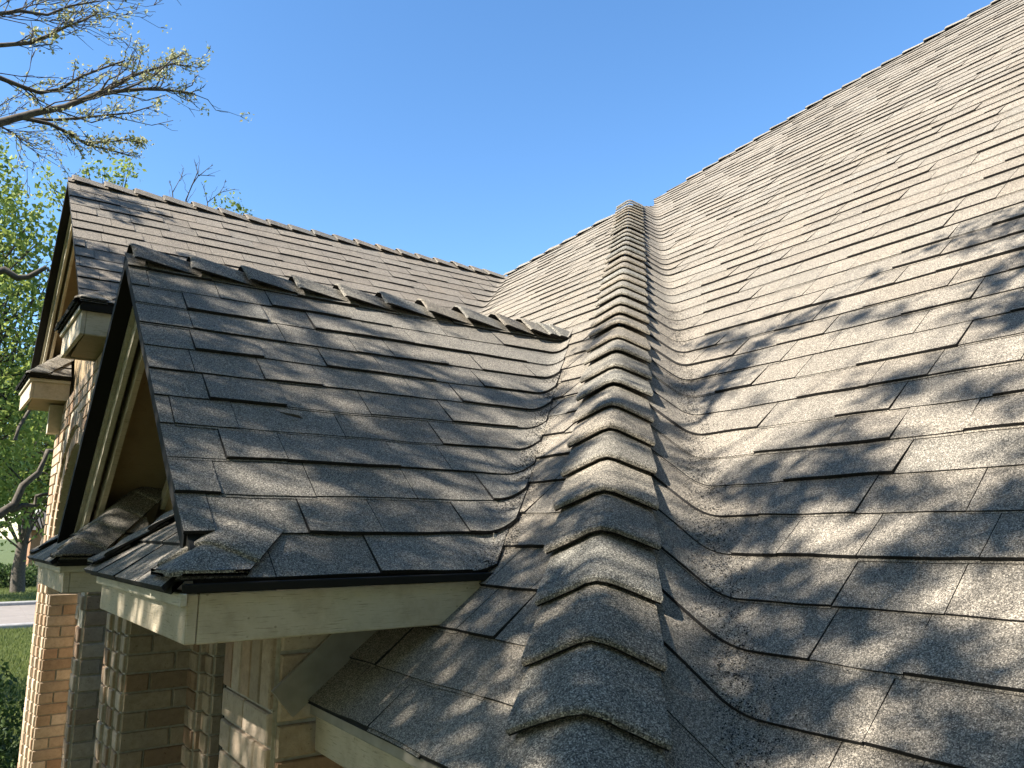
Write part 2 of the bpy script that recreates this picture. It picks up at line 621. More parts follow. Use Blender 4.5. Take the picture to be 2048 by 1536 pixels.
# ------------------------------------------------------------------ shingles
TONE_R = (1.03, 1.0, 0.97)
TONE_G = (1.0, 1.0, 1.0)
for k in range(-5, 62):
    v0 = k*E
    xk = S_R.O[0]+v0*CP
    if xk < XE_R-0.02:
        continue
    # lower bound in y by the frame, upper bound to the hip
    if xk > 7.9:
        break
    def amin(v):
        x = S_R.O[0]+v*CP
        return max(-0.3, 0.10+0.20*x)
    amax_f = lambda v: S_R.fold_a(v)+D_S*S_R.nrm-0.03
    def amax(v):
        x = S_R.O[0]+v*CP
        y = amax_f(v)
        if x > 5.1:
            y = S_R.fold_a(v)+(D_S*S_R.nrm-0.03)*max(0.0, 1-(x-5.1)/0.6)
        # cut by the top edge
        lim = 9.0
        for y2 in np.arange(5.76, -1.5, -0.03):
            if interp(RT, y2) >= x:
                lim = y2
                break
        if x > interp(RT, 5.763):
            return min(y, lim)
        return y
    cache = {}
    def amax_c(v):
        q = round(v, 4)
        if q not in cache:
            cache[q] = amax(v)
        return cache[q]
    shingle_course('R', S_R, k, E, amin, amax_c, TONE_R)

for k in range(0, 52):
    v0 = k*E
    xk = S_L.O[0]+v0*CP
    if xk > 5.05:
        break
    amin = lambda v: S_L.O[0]+v*CP+C_HIP+0.02
    def amax(v):
        x = S_L.O[0]+v*CP
        z = A_L+T*x
        if z < -0.085:
            y = 1.962
        elif z < ZR1:
            y = x+C_G1+0.03
        elif z < 1.30:
            y = 4.7
        else:
            y = x+C_G2+0.03
        # top edge
        if x > interp(LT, 7.5):
            for y2 in np.arange(7.5, 4.8, -0.03):
                if interp(LT, y2) >= x:
                    y = min(y, y2)
                    break
            else:
                y = x+C_HIP+0.02
        return max(y, amin(v)+0.001)
    shingle_course('L', S_L, k, E, amin, amax, (1.03, 1.0, 0.96))

OVER = 0.046*S_G1.nrm
for k in range(-1, 12):
    v0 = k*E
    top = (YR1-S_G1.O[1])/CP
    if v0 > top-0.02:
        break
    amin = lambda v: XF1(S_G1.O[1]+v*CP)-0.012 if v > -0.04 else 0.335+max(0.0, 0.0)
    amax = lambda v: S_G1.fold_a(v)+OVER
    if k == -1:
        def amin(v):                      # the bottom course runs on to the corner of the return
            return 0.345+max(0.0, (v+E)*CP)*1.0
        shingle_course('G1', S_G1, k, E, amin, lambda v: S_G1.fold_a(v)+0.02, (0.98, 1.0, 1.03), wmin=0.16, wmax=0.36, vshift=0.0, lift=0.002)
    else:
        shingle_course('G1', S_G1, k, E, amin, amax, TONE_G, top=top, lift=0.004, wmin=0.15, wmax=0.34)

E2 = 0.157
OV2 = 0.03*S_G2.nrm
for k in range(0, 14):
    v0 = k*E2
    top = (YR2-S_G2.O[1])/CP
    if v0 > top-0.02:
        break
    amin = lambda v: XF2(S_G2.O[1]+v*CP)-0.012
    amax = lambda v: S_G2.fold_a(v)+OV2
    shingle_course('G2', S_G2, k, E2, amin, amax, (1.0, 0.96, 0.93), top=top, lift=0.003)

# ------------------------------------------------------------------ caps
def make_cap(name, parent, P0, D, SA, SB, length, w, h0, h1, seed, tone=(1, 1, 1), clip=None, nose_t=0.021):
    """folded cap piece: nose at P0, running along D, flaps SA / SB"""
    q = random.Random(seed)
    D, SA, SB = unit(D), unit(SA), unit(SB)
    NA = unit(np.cross(D, SA))
    if NA[2] < 0:
        NA = -NA
    NB = unit(np.cross(D, SB))
    if NB[2] < 0:
        NB = -NB
    NU = unit(NA+NB)
    r = 0.013
    def base(s, l, h):
        if s < -r:
            return -s*SA+h*NA
        if s > r:
            return s*SB+h*NB
        u = (s+r)/(2*r)
        return (1-u)**2*r*SA+u*u*r*SB+h*unit((1-u)*NA+u*NB)
    ss = [-1, -0.8, -0.55, -0.32, -0.2, -0.1, 0, 0.1, 0.2, 0.32, 0.55, 0.8, 1]
    ls = [0.0, 0.004, 0.012, 0.028, 0.07, 0.13, length]
    ph = q.uniform(0, 6)
    jl = [0.003*math.sin(ph+3*s)+q.uniform(-0.0009, 0.0009) for s in ss]
    skew = q.uniform(-0.010, 0.010)
    hj = q.uniform(-0.004, 0.005)
    droop = q.uniform(-0.001, 0.002)
    top, bot = [], []
    for j, l in enumerate(ls):
        f = l/length
        hh = (h0+hj)*(1-f)+h1*f
        th = nose_t*(1-min(1, l/0.05))+0.006*min(1, l/0.05)
        nose = (-0.011, -0.004, -0.001, 0, 0, 0, 0)[j]
        wj = w*(1-0.07*f)
        rt, rb = [], []
        for i, s in enumerate(ss):
            n2 = q.uniform(-0.0005, 0.0005) if j < 4 else 0
            dl = (jl[i]+skew*s)*(1-f)
            e_ = -droop*abs(s)**2
            rt.append(P0+(l+dl)*D+base(s*wj, l, hh+nose+n2+e_))
            rb.append(P0+(l+dl+(0.004 if j == 0 else 0))*D+base(s*wj, l, hh-th-nose*0.6+e_))
        top.append(rt)
        bot.append(rb)
    if clip is not None:
        cx, cy, sy = clip
        for grid in (top, bot):
            for rr in grid:
                for i, p in enumerate(rr):
                    m_ = max(0.0, (cx-p[0])/max(D[0], 0.05), (cy-p[1])*sy/max(abs(D[1]), 0.05))
                    rr[i] = p+D*m_
    n = len(ss)
    mb = MB()
    g = q.gauss(0, 0.07)
    hue = q.gauss(0, 0.025)
    tn = (tone[0]*(1+g+hue), tone[1]*(1+g), tone[2]*(1+g-hue))
    def sheet(rows, mi, smooth, flip=False):
        verts = [p for rr in rows for p in rr]
        fs = []
        for j in range(len(rows)-1):
            for i in range(n-1):
                f = (j*n+i, j*n+i+1, (j+1)*n+i+1, (j+1)*n+i)
                fs.append(f[::-1] if flip else f)
        mb.indexed(verts, fs, mi, tn, smooth)
    sheet(top[2:], 0, True)
    sheet(top[:3], 0, False)
    sheet([bot[0], top[0]], 0, False)
    sheet(bot, 1, True, True)
    for i in (0, n-1):
        for j in range(len(ls)-1):
            mb.face([top[j][i], top[j+1][i], bot[j+1][i], bot[j][i]], 1, tn)
    o = link(name, mb, [M_CAP, M_EDGE], parent)
    return o

def hip_pt(x, h=0.0):
    return np.array([x, x+C_HIP, A_L+T*x])

xs = [0.745, 0.854, 0.965, 1.084, 1.203, 1.324, 1.445, 1.567, 1.680, 1.811, 1.919, 2.043, 2.147, 2.277, 2.386, 2.495, 2.617, 2.725, 2.85, 2.941]
while xs[-1] < 5.0:
    xs.append(xs[-1]+0.118+R_.uniform(-0.006, 0.006))
SA_hip = unit(AY-(AY@VD)*VD)          # down L
SB_hip = -W_S                         # down S
for i, x in enumerate(xs):
    make_cap('hip_cap', PART['L'], hip_pt(x), VD, SA_hip, SB_hip, 0.255, 0.132, 0.044, 0.012, 100+i, (1.0, 0.99, 0.97))

def ridge_caps(parent, xs, y, z, ex, h0, seed, w=0.125, tone=(1, 1, 1)):
    SAr = np.array([0, -1, -T])
    SBr = np.array([0, 1, -T])
    for i, x in enumerate(xs):
        dz = 0.0
        make_cap('ridge_cap', parent, np.array([x, y, z+dz]), AX, SAr, SBr, ex+0.06, w, h0, 0.012, seed+i, tone, None, 0.012)
ridge_caps(PART['G1'], [0.368, 0.568, 0.764, 0.965, 1.154, 1.35, 1.546, 1.742, 1.941, 2.097, 2.2, 2.27], YR1, ZR1, 0.2, 0.054, 300)
ridge_caps(PART['G2'], [0.345, 0.566, 0.779, 0.989, 1.208, 1.423, 1.634, 1.823, 2.018, 2.228, 2.432, 2.641, 2.858, 3.071, 3.27, 3.475, 3.681, 3.893, 4.06], YR2, ZR2, 0.21, 0.042, 340, 0.125, (0.95, 0.92, 0.9))
# caps along the top edge of L and R (noses toward +Y)
def edge_caps(parent, tab, plane, y0, y1, seed):
    y = y0
    i = 0
    while y > y1:
        x = interp(tab, y)
        xb = interp(tab, y-0.2)
        P, Q = plane(x, y), plane(xb, y-0.2)
        D = Q-P
        SAr = -V_X-(-V_X@unit(D))*unit(D)
        back = np.array([CP, 0, -SP])
        SBr = back-(back@unit(D))*unit(D)
        make_cap('ridge_cap', parent, P, D, SAr, SBr, 0.27, 0.12, 0.034, 0.010, seed+i, (1, 1, 1), None, 0.012)
        y -= 0.2*abs(0.2/np.linalg.norm(D))
        i += 1
edge_caps(PART['L'], LT, pL, 6.55, 5.32, 400)
edge_caps(PART['R'], RT, pR, 5.50, 1.6, 440)

# ------------------------------------------------------------------ eaves, returns, rakes
def boardbox(name, p, q, n, th, h, m=M_PAINT, dz0=0.0, dz1=0.0, parent=house, label=None):
    """a board whose upper edge runs p -> q, h high, th thick along n (outwards)"""
    p, q, n = np.array(p, float), np.array(q, float), unit(np.array(n, float))
    mb = MB()
    d = np.array([0, 0, -h])
    pts = [p+d, q+d, q+d-n*th, p+d-n*th, p, q, q-n*th, p-n*th]
    mb.hexa(pts)
    o = link(name, mb, m, parent)
    if label:
        o['label'] = label
    bv = o.modifiers.new('bevel', 'BEVEL')
    bv.width = 0.003
    bv.segments = 2
    return o

def xr1(y):      # front of the entry gable's returns
    return 0.372-0.026*(y-1.67)
def xr2(y):      # front of the tall gable's returns
    return 0.385-0.041*(y-4.75)

def gable_return(y_out, y_in, xf, zt, zb, xw, side, ze, yo, seed):
    """cornice return: fascia box with its own little hipped roof. side=-1: outer end toward -Y (near end)"""
    # front fascia
    ya, yb = (y_out, y_in) if side < 0 else (y_in, y_out)
    boardbox('fascia_board', (xf(ya), ya, zt), (xf(yb), yb, zt), (-1, 0, 0), 0.022, zt-zb)
    boardbox('fascia_trim', (xf(ya)-0.016, ya-0.016, zt+0.002), (xf(yb)-0.016, yb, zt+0.002), (-1, 0, 0), 0.013, 0.026, M_TRIM)
    # inner end fascia
    sgn = 1 if side < 0 else -1
    boardbox('fascia_board', (xf(y_in)+0.0225, y_in, zt), (xw, y_in, zt), (0, sgn, 0), 0.022, zt-zb)
    if side > 0:
        boardbox('fascia_trim', (xf(y_in)-0.016, y_in-0.014, zt+0.002), (xw, y_in-0.014, zt+0.002), (0, -1, 0), 0.012, 0.026, M_TRIM)
    # underside
    mb = MB()
    mb.box((xf(ya)+0.023, ya+0.023, zb+0.012), (xw, yb-0.023, zb+0.024))
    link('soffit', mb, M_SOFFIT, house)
    # the roof on top
    o = 0.03
    yi = y_in+sgn*o
    A = np.array([xf(y_out)-o, yo, ze])
    B = np.array([xf(y_in)-o, yi, ze])
    rise = xw-A[0]
    C = np.array([xw, yi-sgn*rise, ze+T*rise])
    Dp = np.array([xw, yo+sgn*rise*1.06, ze+T*rise-0.02])
    B2 = np.array([xw, yi, ze])
    mb = MB()
    th = np.array([0, 0, -0.014])
    mb.face([A, B, C, Dp], 0)
    mb.face([B, B2, C], 0)
    mb.face([A+th, B+th, C+th, Dp+th][::-1], 1)
    mb.face([A, A+th, B+th, B], 1)
    mb.face([B, B+th, B2+th, B2], 1)
    deck = link('return_roof', mb, [M_DECK, M_DRIP], house)
    # shingles of its two faces
    def strip(P, Q, R2, S2, rows, n, tone=(1, 1, 1)):
        q = random.Random(seed+rows)
        nrm = unit(np.cross(Q-P, S2-P))
        if nrm[2] < 0:
            nrm = -nrm
        for r in range(rows):
            t0, t1 = r/rows, min(1.0, (r+1.12)/rows)
            for i in range(n):
                u0, u1 = i/n+q.uniform(0, 0.02), (i+1)/n-0.008
                def bl(u, t):
                    return (P*(1-u)+Q*u)*(1-t)+(S2*(1-u)+R2*u)*t
                hh = 0.016+q.uniform(-0.002, 0.003)
                a, b_, c, d_ = bl(u0, t0), bl(u1, t0), bl(u1, t1), bl(u0, t1)
                m2 = MB()
                g = 1+q.gauss(0, 0.07)
                tn = tuple(c2*g for c2 in tone)
                m2.face([a+nrm*hh, b_+nrm*hh, c+nrm*0.006, d_+nrm*0.006], 0, tn)
                m2.face([a+nrm*0.003, b_+nrm*0.003, b_+nrm*hh, a+nrm*hh], 1)
                m2.face([b_+nrm*0.003, c+nrm*0.001, c+nrm*0.006, b_+nrm*hh], 1)
                m2.face([a+nrm*0.003, a+nrm*hh, d_+nrm*0.006, d_+nrm*0.001], 1)
                link('shingle', m2, [M_SH, M_EDGE], deck)
    strip(A-V_X*0.015, B-V_X*0.015, C, Dp, 3, 4)
    strip(B, B2, C+(B2-C)*0.02, C, 3, 2)
    # caps on its hips
    for (P, D, yo2) in ((A, Dp-A, 'o'), (B, C-B, 'i')):
        Ln = np.linalg.norm(D)
        D = D/Ln
        front = unit(np.array([0, 1.0, 0])*(1 if P is A else -1)*sgn)
        f2 = front-(front@D)*D
        other = np.array([1.0, 0, 0])
        f3 = other-(other@D)*D
        l = 0.0
        i = 0
        while l < (Ln-0.06 if P is B else 0.20):
            make_cap('hip_cap', deck, P+D*l+np.array([0, 0, 0.004]), D, f2, f3, min(0.2, Ln-l), 0.115, 0.030, 0.014, seed+20+i, (1, 1, 1), (P[0]-0.014, P[1]-0.014*np.sign(D[1]), np.sign(D[1])), 0.014)
            l += 0.13
            i += 1
    return A, B, C, Dp

gable_return(1.67, 2.66, xr1, -0.112, -0.21, 0.635, -1, -0.098, 1.672, 700)
gable_return(4.50, 3.54, xr1, -0.112, -0.215, 0.635, 1, -0.098, 4.52, 730)
gable_return(4.75, 5.50, xr2, 1.262, 1.105, 0.56, -1, 1.283, 4.735, 760)
gable_return(8.05, 7.22, xr2, 1.262, 1.100, 0.56, 1, 1.283, 8.06, 790)

# eave fascia of G1 (toward the camera), its drip edge, the same for G2
boardbox('eave_fascia', (0.395, 1.67, -0.112), (1.12, 1.67, -0.108), (0, -1, 0), 0.022, 0.099, M_PAINT, label='weathered grey eave board with peeling paint')
boardbox('drip_edge', (0.36, 1.655, -0.092), (1.12, 1.655, -0.089), (0, -1, 0), 0.016, 0.019, M_DRIP)
boardbox('eave_fascia', (0.408, 4.75, 1.240), (2.9, 4.75, 1.240), (0, -1, 0), 0.022, 0.135)
boardbox('drip_edge', (0.37, 4.732, 1.268), (2.9, 4.732, 1.268), (0, -1, 0), 0.016, 0.03, M_DRIP)
mb = MB()
mb.box((0.40, 1.69, -0.205), (1.3, 1.965, -0.195))
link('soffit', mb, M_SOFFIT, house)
mb = MB()
mb.box((0.41, 4.77, 1.108), (2.9, 5.0, 1.118))
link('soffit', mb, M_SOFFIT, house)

def rake(yr, zr, ye, xf, side, d0, dep):
    """rake boards under the gable's sloping edge; side -1 near, +1 far"""
    def P(y, dx, dz):
        return np.array([xf(y)+dx, y, zr-T*abs(y-yr)+dz])
    def sloped(name, dx0, dx1, dz0, dz1, m):
        a0, a1 = yr, ye
        mb = MB()
        pts = []
        for dz in (dz0, dz1):
            pts += [P(a0, dx0, dz), P(a1, dx0, dz), P(a1, dx1, dz), P(a0, dx1, dz)]
        mb.hexa(pts)
        link(name, mb, m, house)
    sloped('rake_drip_edge', -0.006, 0.003, -0.05, -0.002, M_DRIP)
    sloped('rake_soffit', 0.0035, 0.05, -0.046, -0.0305, M_DRIP)  # shade under the shingle overhang is put into its black colour
    sloped('rake_board', 0.066, 0.084, -0.15, -0.032, M_TRIM)
    sloped('rake_trim', 0.0505, 0.065, -0.072, -0.031, M_TRIM)
    sloped('frieze_board', 0.1051, 0.125, -0.19, -0.031, M_PAINT)
for side, ye in ((-1, 1.80), (1, 4.15)):
    rake(YR1, ZR1, ye, XF1, side, 0, 0)
for side, ye in ((-1, 4.80), (1, 7.9)):
    rake(YR2, ZR2, ye, XF2, side, 0, 0)

# gable end walls (painted panels set back under the rakes) + a trim board where they meet the far soffit
def gable_panel(x, yr, zr, half, z0, name):
    mb = MB()
    d = 0.035
    q = [(x, yr-half, z0), (x, yr+half, z0), (x, yr, z0+T*half)]
    mb.face([q[0], q[1], q[2]][::-1])
    q2 = [(x+d, p[1], p[2]) for p in q]
    mb.face(q2)
    for i in range(3):
        j = (i+1) % 3
        mb.face([q[i], q[j], q2[j], q2[i]])
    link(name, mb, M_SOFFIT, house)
gable_panel(0.72, YR1, ZR1, 1.20, ZR1-0.05-T*1.20, 'gable_panel')
gable_panel(0.585, YR2, ZR2, (ZR2-0.05-1.12)/T, 1.12, 'gable_panel')
boardbox('trim_board', (0.70, 3.62, 0.33), (0.70, 3.80, 0.20), (-1, 0, 0), 0.02, 0.08, M_TRIM)

# ------------------------------------------------------------------ L eave: fascia, flashing board, soffit
boardbox('eave_fascia', (0.758, -0.6, -0.428), (0.758, 1.948, -0.428), (-1, 0, 0), 0.022, 0.088, M_PAINT)
boardbox('drip_edge', (0.742, -0.6, -0.404), (0.742, 1.948, -0.404), (-1, 0, 0), 0.014, 0.026, M_FLASH)
mb = MB()
mb.box((0.782, -0.6, -0.512), (1.12, 1.948, -0.502))
link('soffit', mb, M_SOFFIT, house)
mb = MB()
n = np.array([0, 1.0, 0])
for (lo, hi, yy) in ((0.004, 0.085, 1.945),):
    p0 = pL(0.70, yy)+np.array([0, 0, lo])
    p1 = pL(1.05, yy)+np.array([0, 0, lo])
    u = np.array([-SP, 0, CP])*hi
    mb.hexa([p0, p1, p1+n*0.014, p0+n*0.014, p0+u, p1+u, p1+u+n*0.014, p0+u+n*0.014])
link('step_flashing', mb, M_FLASH, house)

# ------------------------------------------------------------------ brick walls
BRICKS = []
WALLS = {}
BC = [(0.40, 0.305, 0.21), (0.38, 0.28, 0.19), (0.43, 0.335, 0.24), (0.34, 0.235, 0.15), (0.41, 0.315, 0.22), (0.45, 0.355, 0.26), (0.31, 0.20, 0.125)]
rb = random.Random(77)
def brick(key, P, U, Vv, N, w, h, d=0.012, prio=1.0):
    """one brick standing proud of the mortar: corner P, along U (w), up Vv (h), outward N"""
    U, Vv, N = [np.array(q, float) for q in (U, Vv, N)]
    j = 0.0012
    P = np.array(P, float)
    c = 0.0035
    o = rb.uniform(-0.0015, 0.002)
    f0 = [P, P+U*w, P+U*w+Vv*h, P+Vv*h]
    f1 = [p+N*(d+o) + (U*(c if i in (0, 3) else -c)) + (Vv*(c if i < 2 else -c)) + U*rb.uniform(-j, j)+Vv*rb.uniform(-j, j) for i, p in enumerate(f0)]
    f0m = [p+N*(d+o-0.004) for p in f0]
    mb = MB()
    faces = [(8, 9, 10, 11)]
    for i in range(4):
        k = (i+1) % 4
        faces.append((i, k, 4+k, 4+i))
        faces.append((4+i, 4+k, 8+k, 8+i))
    col = rb.choice(BC)
    g = 1+rb.gauss(0, 0.10)
    mb.indexed(f0+f0m+f1, faces, 0, tuple(q*g for q in col))
    pj = project(f1)
    vis = (pj[:, 2] > 0.1).all() and pj[:, 0].max() > 0 and pj[:, 0].min() < 2048 and pj[:, 1].min() < 1536 and pj[:, 1].max() > 0
    ar = 0.0
    if vis:
        x, y = pj[:, 0], pj[:, 1]
        ar = prio*0.5*abs(np.dot(x, np.roll(y, -1))-np.dot(y, np.roll(x, -1)))
    BRICKS.append((ar, key, mb))

def wall(key, P, U, N, width, z0, z1, depth=0.1, course=0.083, bl=0.215, prio=1.0, skip=None, bond=0.5):
    """mortar body + running-bond bricks on its face"""
    P, U, N = [np.array(q, float) for q in (P, U, N)]
    up = np.array([0, 0, 1.0])
    mb = MB()
    a = np.array([P[0], P[1], z0])
    w, h = U*width, up*(z1-z0)
    dd = -N*depth
    e_ = U*0.003
    mb.hexa([a+e_, a+w-e_, a+w-e_+dd, a+e_+dd, a+h+e_, a+w+h-e_, a+w+h-e_+dd, a+dd+h+e_])
    WALLS[key] = link('brick_wall', mb, M_MORTAR, house)
    z = z1
    r = 0
    gap = 0.010
    while z > z0+0.02:
        zb = max(z-course, z0)
        s = -(r % 2)*bl*bond
        while s < width-0.01:
            s0, s1 = max(s, 0.0)+gap/2, min(s+bl, width)-gap/2
            if s1-s0 > 0.015 and not (skip and skip((s0+s1)/2, (zb+z)/2)):
                brick(key, a+U*s0+up*(zb+gap/2-z0), U, up, N, s1-s0, z-zb-gap, prio=prio)
            s += bl
        z -= course
        r += 1

ZW = GROUND
NX, NYn, UX, UY = (-1, 0, 0), (0, -1, 0), (1, 0, 0), (0, 1, 0)
# entry gable: near jamb (front face and the side wall toward the camera)
wall('n_front', (0.66, 1.975, 0), UY, NX, 0.425, ZW, -0.42, prio=1.0, bl=0.21)
mb = MB()
mb.box((0.66, 1.979, -0.419), (0.76, 2.40, -0.2))
WALLS['soldier'] = link('brick_wall', mb, M_MORTAR, house)
s = 1.98
while s < 2.38:
    brick('soldier', (0.66, s, -0.415), UY, (0, 0, 1), NX, 0.075, 0.205)
    s += 0.083
wall('n_side', (0.665, 1.975, 0), UX, NYn, 0.70, ZW, -0.2, depth=0.09, bl=0.215)
# far jamb: stepped orders facing out, reveal facing the camera, inner orders
def jamb(key, path, z0, z1, course, prio):
    """path of plan corners (x, y); each leg becomes a narrow brick face"""
    for i in range(len(path)-1):
        (xa, ya), (xb, yb) = path[i], path[i+1]
        d = np.array([xb-xa, yb-ya, 0.0])
        L = np.linalg.norm(d)
        d /= L
        if abs(d[1]) > abs(d[0]):       # leg along Y: face -X
            wall(key+str(i), (xa, min(ya, yb), 0), UY, NX, L, z0, z1, depth=0.06, course=course, bl=max(L, 0.12) if L < 0.2 else 0.215, prio=prio)
        else:                            # leg along X: face -Y
            wall(key+str(i), (min(xa, xb), ya, 0), UX, NYn, L, z0, z1, depth=0.06, course=course, bl=max(L, 0.12) if L < 0.15 else 0.215, prio=prio)
jamb('a', [(0.632, 4.48), (0.632, 4.36), (0.650, 4.36), (0.650, 4.24), (0.668, 4.24), (0.668, 4.12), (0.955, 4.12), (0.955, 3.96), (0.992, 3.96), (0.992, 3.84), (1.045, 3.84)], ZW, -0.2, 0.085, 1.0)
# tall gable: arched opening with stepped orders
jamb('b', [(0.555, 7.96), (0.555, 7.77), (0.575, 7.77), (0.575, 7.64), (0.595, 7.64), (0.595, 7.50), (0.835, 7.50), (0.835, 7.33), (0.885, 7.33), (0.885, 7.12), (0.99, 7.12)], ZW, -0.46, 0.085, 0.8)
for (x_, y0_, y1_) in ((0.597, 5.15, 5.30), (0.577, 5.02, 5.15)):
    wall('c%.2f' % y0_, (x_, y0_, 0), UY, NX, y1_-y0_, ZW, -0.46, depth=0.05, course=0.085, bl=y1_-y0_, prio=0.8, bond=0.0)
YC, ZC = 6.40, -0.46
def in_arch(s, z):
    y = 4.86+s
    return (z > ZC and math.hypot(y-YC, z-ZC) < 1.37) or (z < ZC and abs(y-YC) < 1.37)
# front wall of the tall gable around the arch: columns of mortar behind, bricks in front
mb = MB()
ya = 4.95
n_seg = 48
for i in range(n_seg):
    y0, y1 = 4.864+3.09*i/n_seg, 4.864+3.09*(i+1)/n_seg
    ym = (y0+y1)/2
    zb = ZC+math.sqrt(max(0, 1.36**2-(ym-YC)**2)) if abs(ym-YC) < 1.36 else ZW
    mb.box((0.555, y0, zb), (0.65, y1, 1.11))
WALLS['g2'] = link('brick_wall', mb, M_MORTAR, house)
z = 1.10
r = 0
while z > ZW+0.1:
    s = -(r % 2)*0.107
    while s < 3.09:
        s0, s1 = max(s, 0)+0.005, min(s+0.215, 3.10)-0.005
        if s0 < 0.17 < s1 and z < -0.4:
            s1 = 0.165
        if s1-s0 > 0.02 and not in_arch(s0, z-0.04) and not in_arch(s1, z-0.04):
            brick('g2', (0.555, 4.86+s0, z-0.078), UY, (0, 0, 1), NX, s1-s0, 0.073, prio=0.9 if (s0 > 0.4 and z > -0.3) else 0.2)
        s += 0.215
    z -= 0.083
    r += 1
# arch orders: rowlock rings
for o_, (r0, r1, x) in enumerate(((1.25, 1.37, 0.562), (1.12, 1.245, 0.582))):
    mb = MB()
    n_seg = 40
    for i in range(n_seg):
        t0, t1 = math.pi*i/n_seg, math.pi*(i+1)/n_seg
        pts = []
        for xx in (x, x+0.08):
            for (rr, tt) in ((r0, t0), (r1, t0), (r1, t1), (r0, t1)):
                pts.append((xx, YC+rr*math.cos(tt), ZC+rr*math.sin(tt)))
        mb.hexa([pts[0], pts[1], pts[2], pts[3], pts[4], pts[5], pts[6], pts[7]])
    WALLS['arch%d' % o_] = link('arch_ring', mb, M_MORTAR, house)
    nb = int(math.pi*(r0+r1)/2/0.083)
    for i in range(nb):
        tt = math.pi*(i+0.06)/nb
        dt = math.pi*0.88/nb
        tm = tt+dt/2
        Ur = np.array([0, math.cos(tm), math.sin(tm)])
        Vt = np.array([0, -math.sin(tm), math.cos(tm)])
        wv = (r0+r1)/2*dt
        P = np.array([x, YC, ZC])+Ur*(r0+0.004)-Vt*wv/2
        brick('arch%d' % o_, P, Ur, Vt, NX, r1-r0-0.008, wv, prio=0.9 if tm < 1.7 else 0.1)
# inner walls of both recesses, the wall under L's eave, house body
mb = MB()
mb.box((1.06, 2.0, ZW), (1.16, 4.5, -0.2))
link('recess_wall', mb, M_DARK, house)  # near-black colour carries the shade inside the entry recess
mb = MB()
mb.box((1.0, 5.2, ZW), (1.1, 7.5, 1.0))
link('recess_wall', mb, M_DARK, house)  # interior shade of the arched recess is in its colour too
wall('l_wall', (1.12, -1.5, 0), UY, NX, 3.45, ZW, -0.5, depth=0.1, prio=0.15)
wall('g2_side', (0.56, 4.86, 0), UX, NYn, 1.2, ZW, 1.1, depth=0.09, prio=0.6)
mb = MB()
mb.box((0.65, 7.86, ZW), (5.0, 7.955, 1.1))
link('brick_wall', mb, M_MORTAR, house)
mb = MB()
mb.box((6.9, -1.5, ZW), (7.0, 7.9, 0.6))
link('brick_wall', mb, M_MORTAR, house)
mb = MB()
mb.box((0.45, 7.5, 0.86), (0.60, 7.62, 1.10))
link('bracket', mb, M_TRIM, house)

# ------------------------------------------------------------------ emit shingles and bricks: the largest singly, the rest joined
def emit(pieces, parents, name, rest_name, mats, nmax):
    order = sorted(range(len(pieces)), key=lambda i: -pieces[i][0])
    single = set(i for i in order[:nmax] if pieces[i][0] > 0)
    rest = {}
    for i, (ar, key, mb) in enumerate(pieces):
        if i in single:
            link(name, mb, mats, parents[key])
        else:
            rest.setdefault(key, MB()).add(mb)
    for key, mb in rest.items():
        o = link(rest_name, mb, mats, parents[key])
        o['kind'] = 'stuff'
emit(PIECES, PART, 'shingle', 'shingle_courses', [M_SH, M_EDGE], 290)
emit(BRICKS, WALLS, 'brick', 'brick_courses', M_BRICK, 290)

# ------------------------------------------------------------------ ground
def structure(name, mb, m):
    o = link(name, mb, m)
    o['kind'] = 'structure'
    return o
mb = MB()
for (r0, r1) in ((0, 6), (6, 18), (18, 60), (60, 1200)):
    n = 40
    for i in range(n):
        t0, t1 = 2*math.pi*i/n, 2*math.pi*(i+1)/n
        mb.face([(r0*math.cos(t0), 20+r0*math.sin(t0), GROUND), (r1*math.cos(t0), 20+r1*math.sin(t0), GROUND), (r1*math.cos(t1), 20+r1*math.sin(t1), GROUND), (r0*math.cos(t1), 20+r0*math.sin(t1), GROUND)] if r0 else [(0, 20, GROUND), (r1*math.cos(t0), 20+r1*math.sin(t0), GROUND), (r1*math.cos(t1), 20+r1*math.sin(t1), GROUND)])
structure('ground', mb, M_GRASS)
# street of pale concrete slabs with a kerb
y0s, y1s = 29.0, 38.2
x = -30.0
slabs = []
mb = MB()
mb.box((-30, y0s, GROUND-0.1), (30, y1s, GROUND+0.006))
street = structure('street', mb, M_CURB)
while x < 30:
    for (ya, yb) in ((y0s, 33.55), (33.56, y1s)):
        m2 = MB()
        m2.box((x+0.006, ya, GROUND-0.05), (x+4.0-0.006, yb-0.01, GROUND+0.014))
        link('concrete_slab', m2, M_CONC, street)
    x += 4.0
for (ya, yb) in ((28.6, 29.0), (38.2, 38.7)):
    m2 = MB()
    m2.box((-30, ya, GROUND-0.05), (30, yb, GROUND+0.15))
    o = structure('kerb', m2, M_CURB)
    bv = o.modifiers.new('bevel', 'BEVEL')
    bv.width = 0.05
    bv.segments = 3

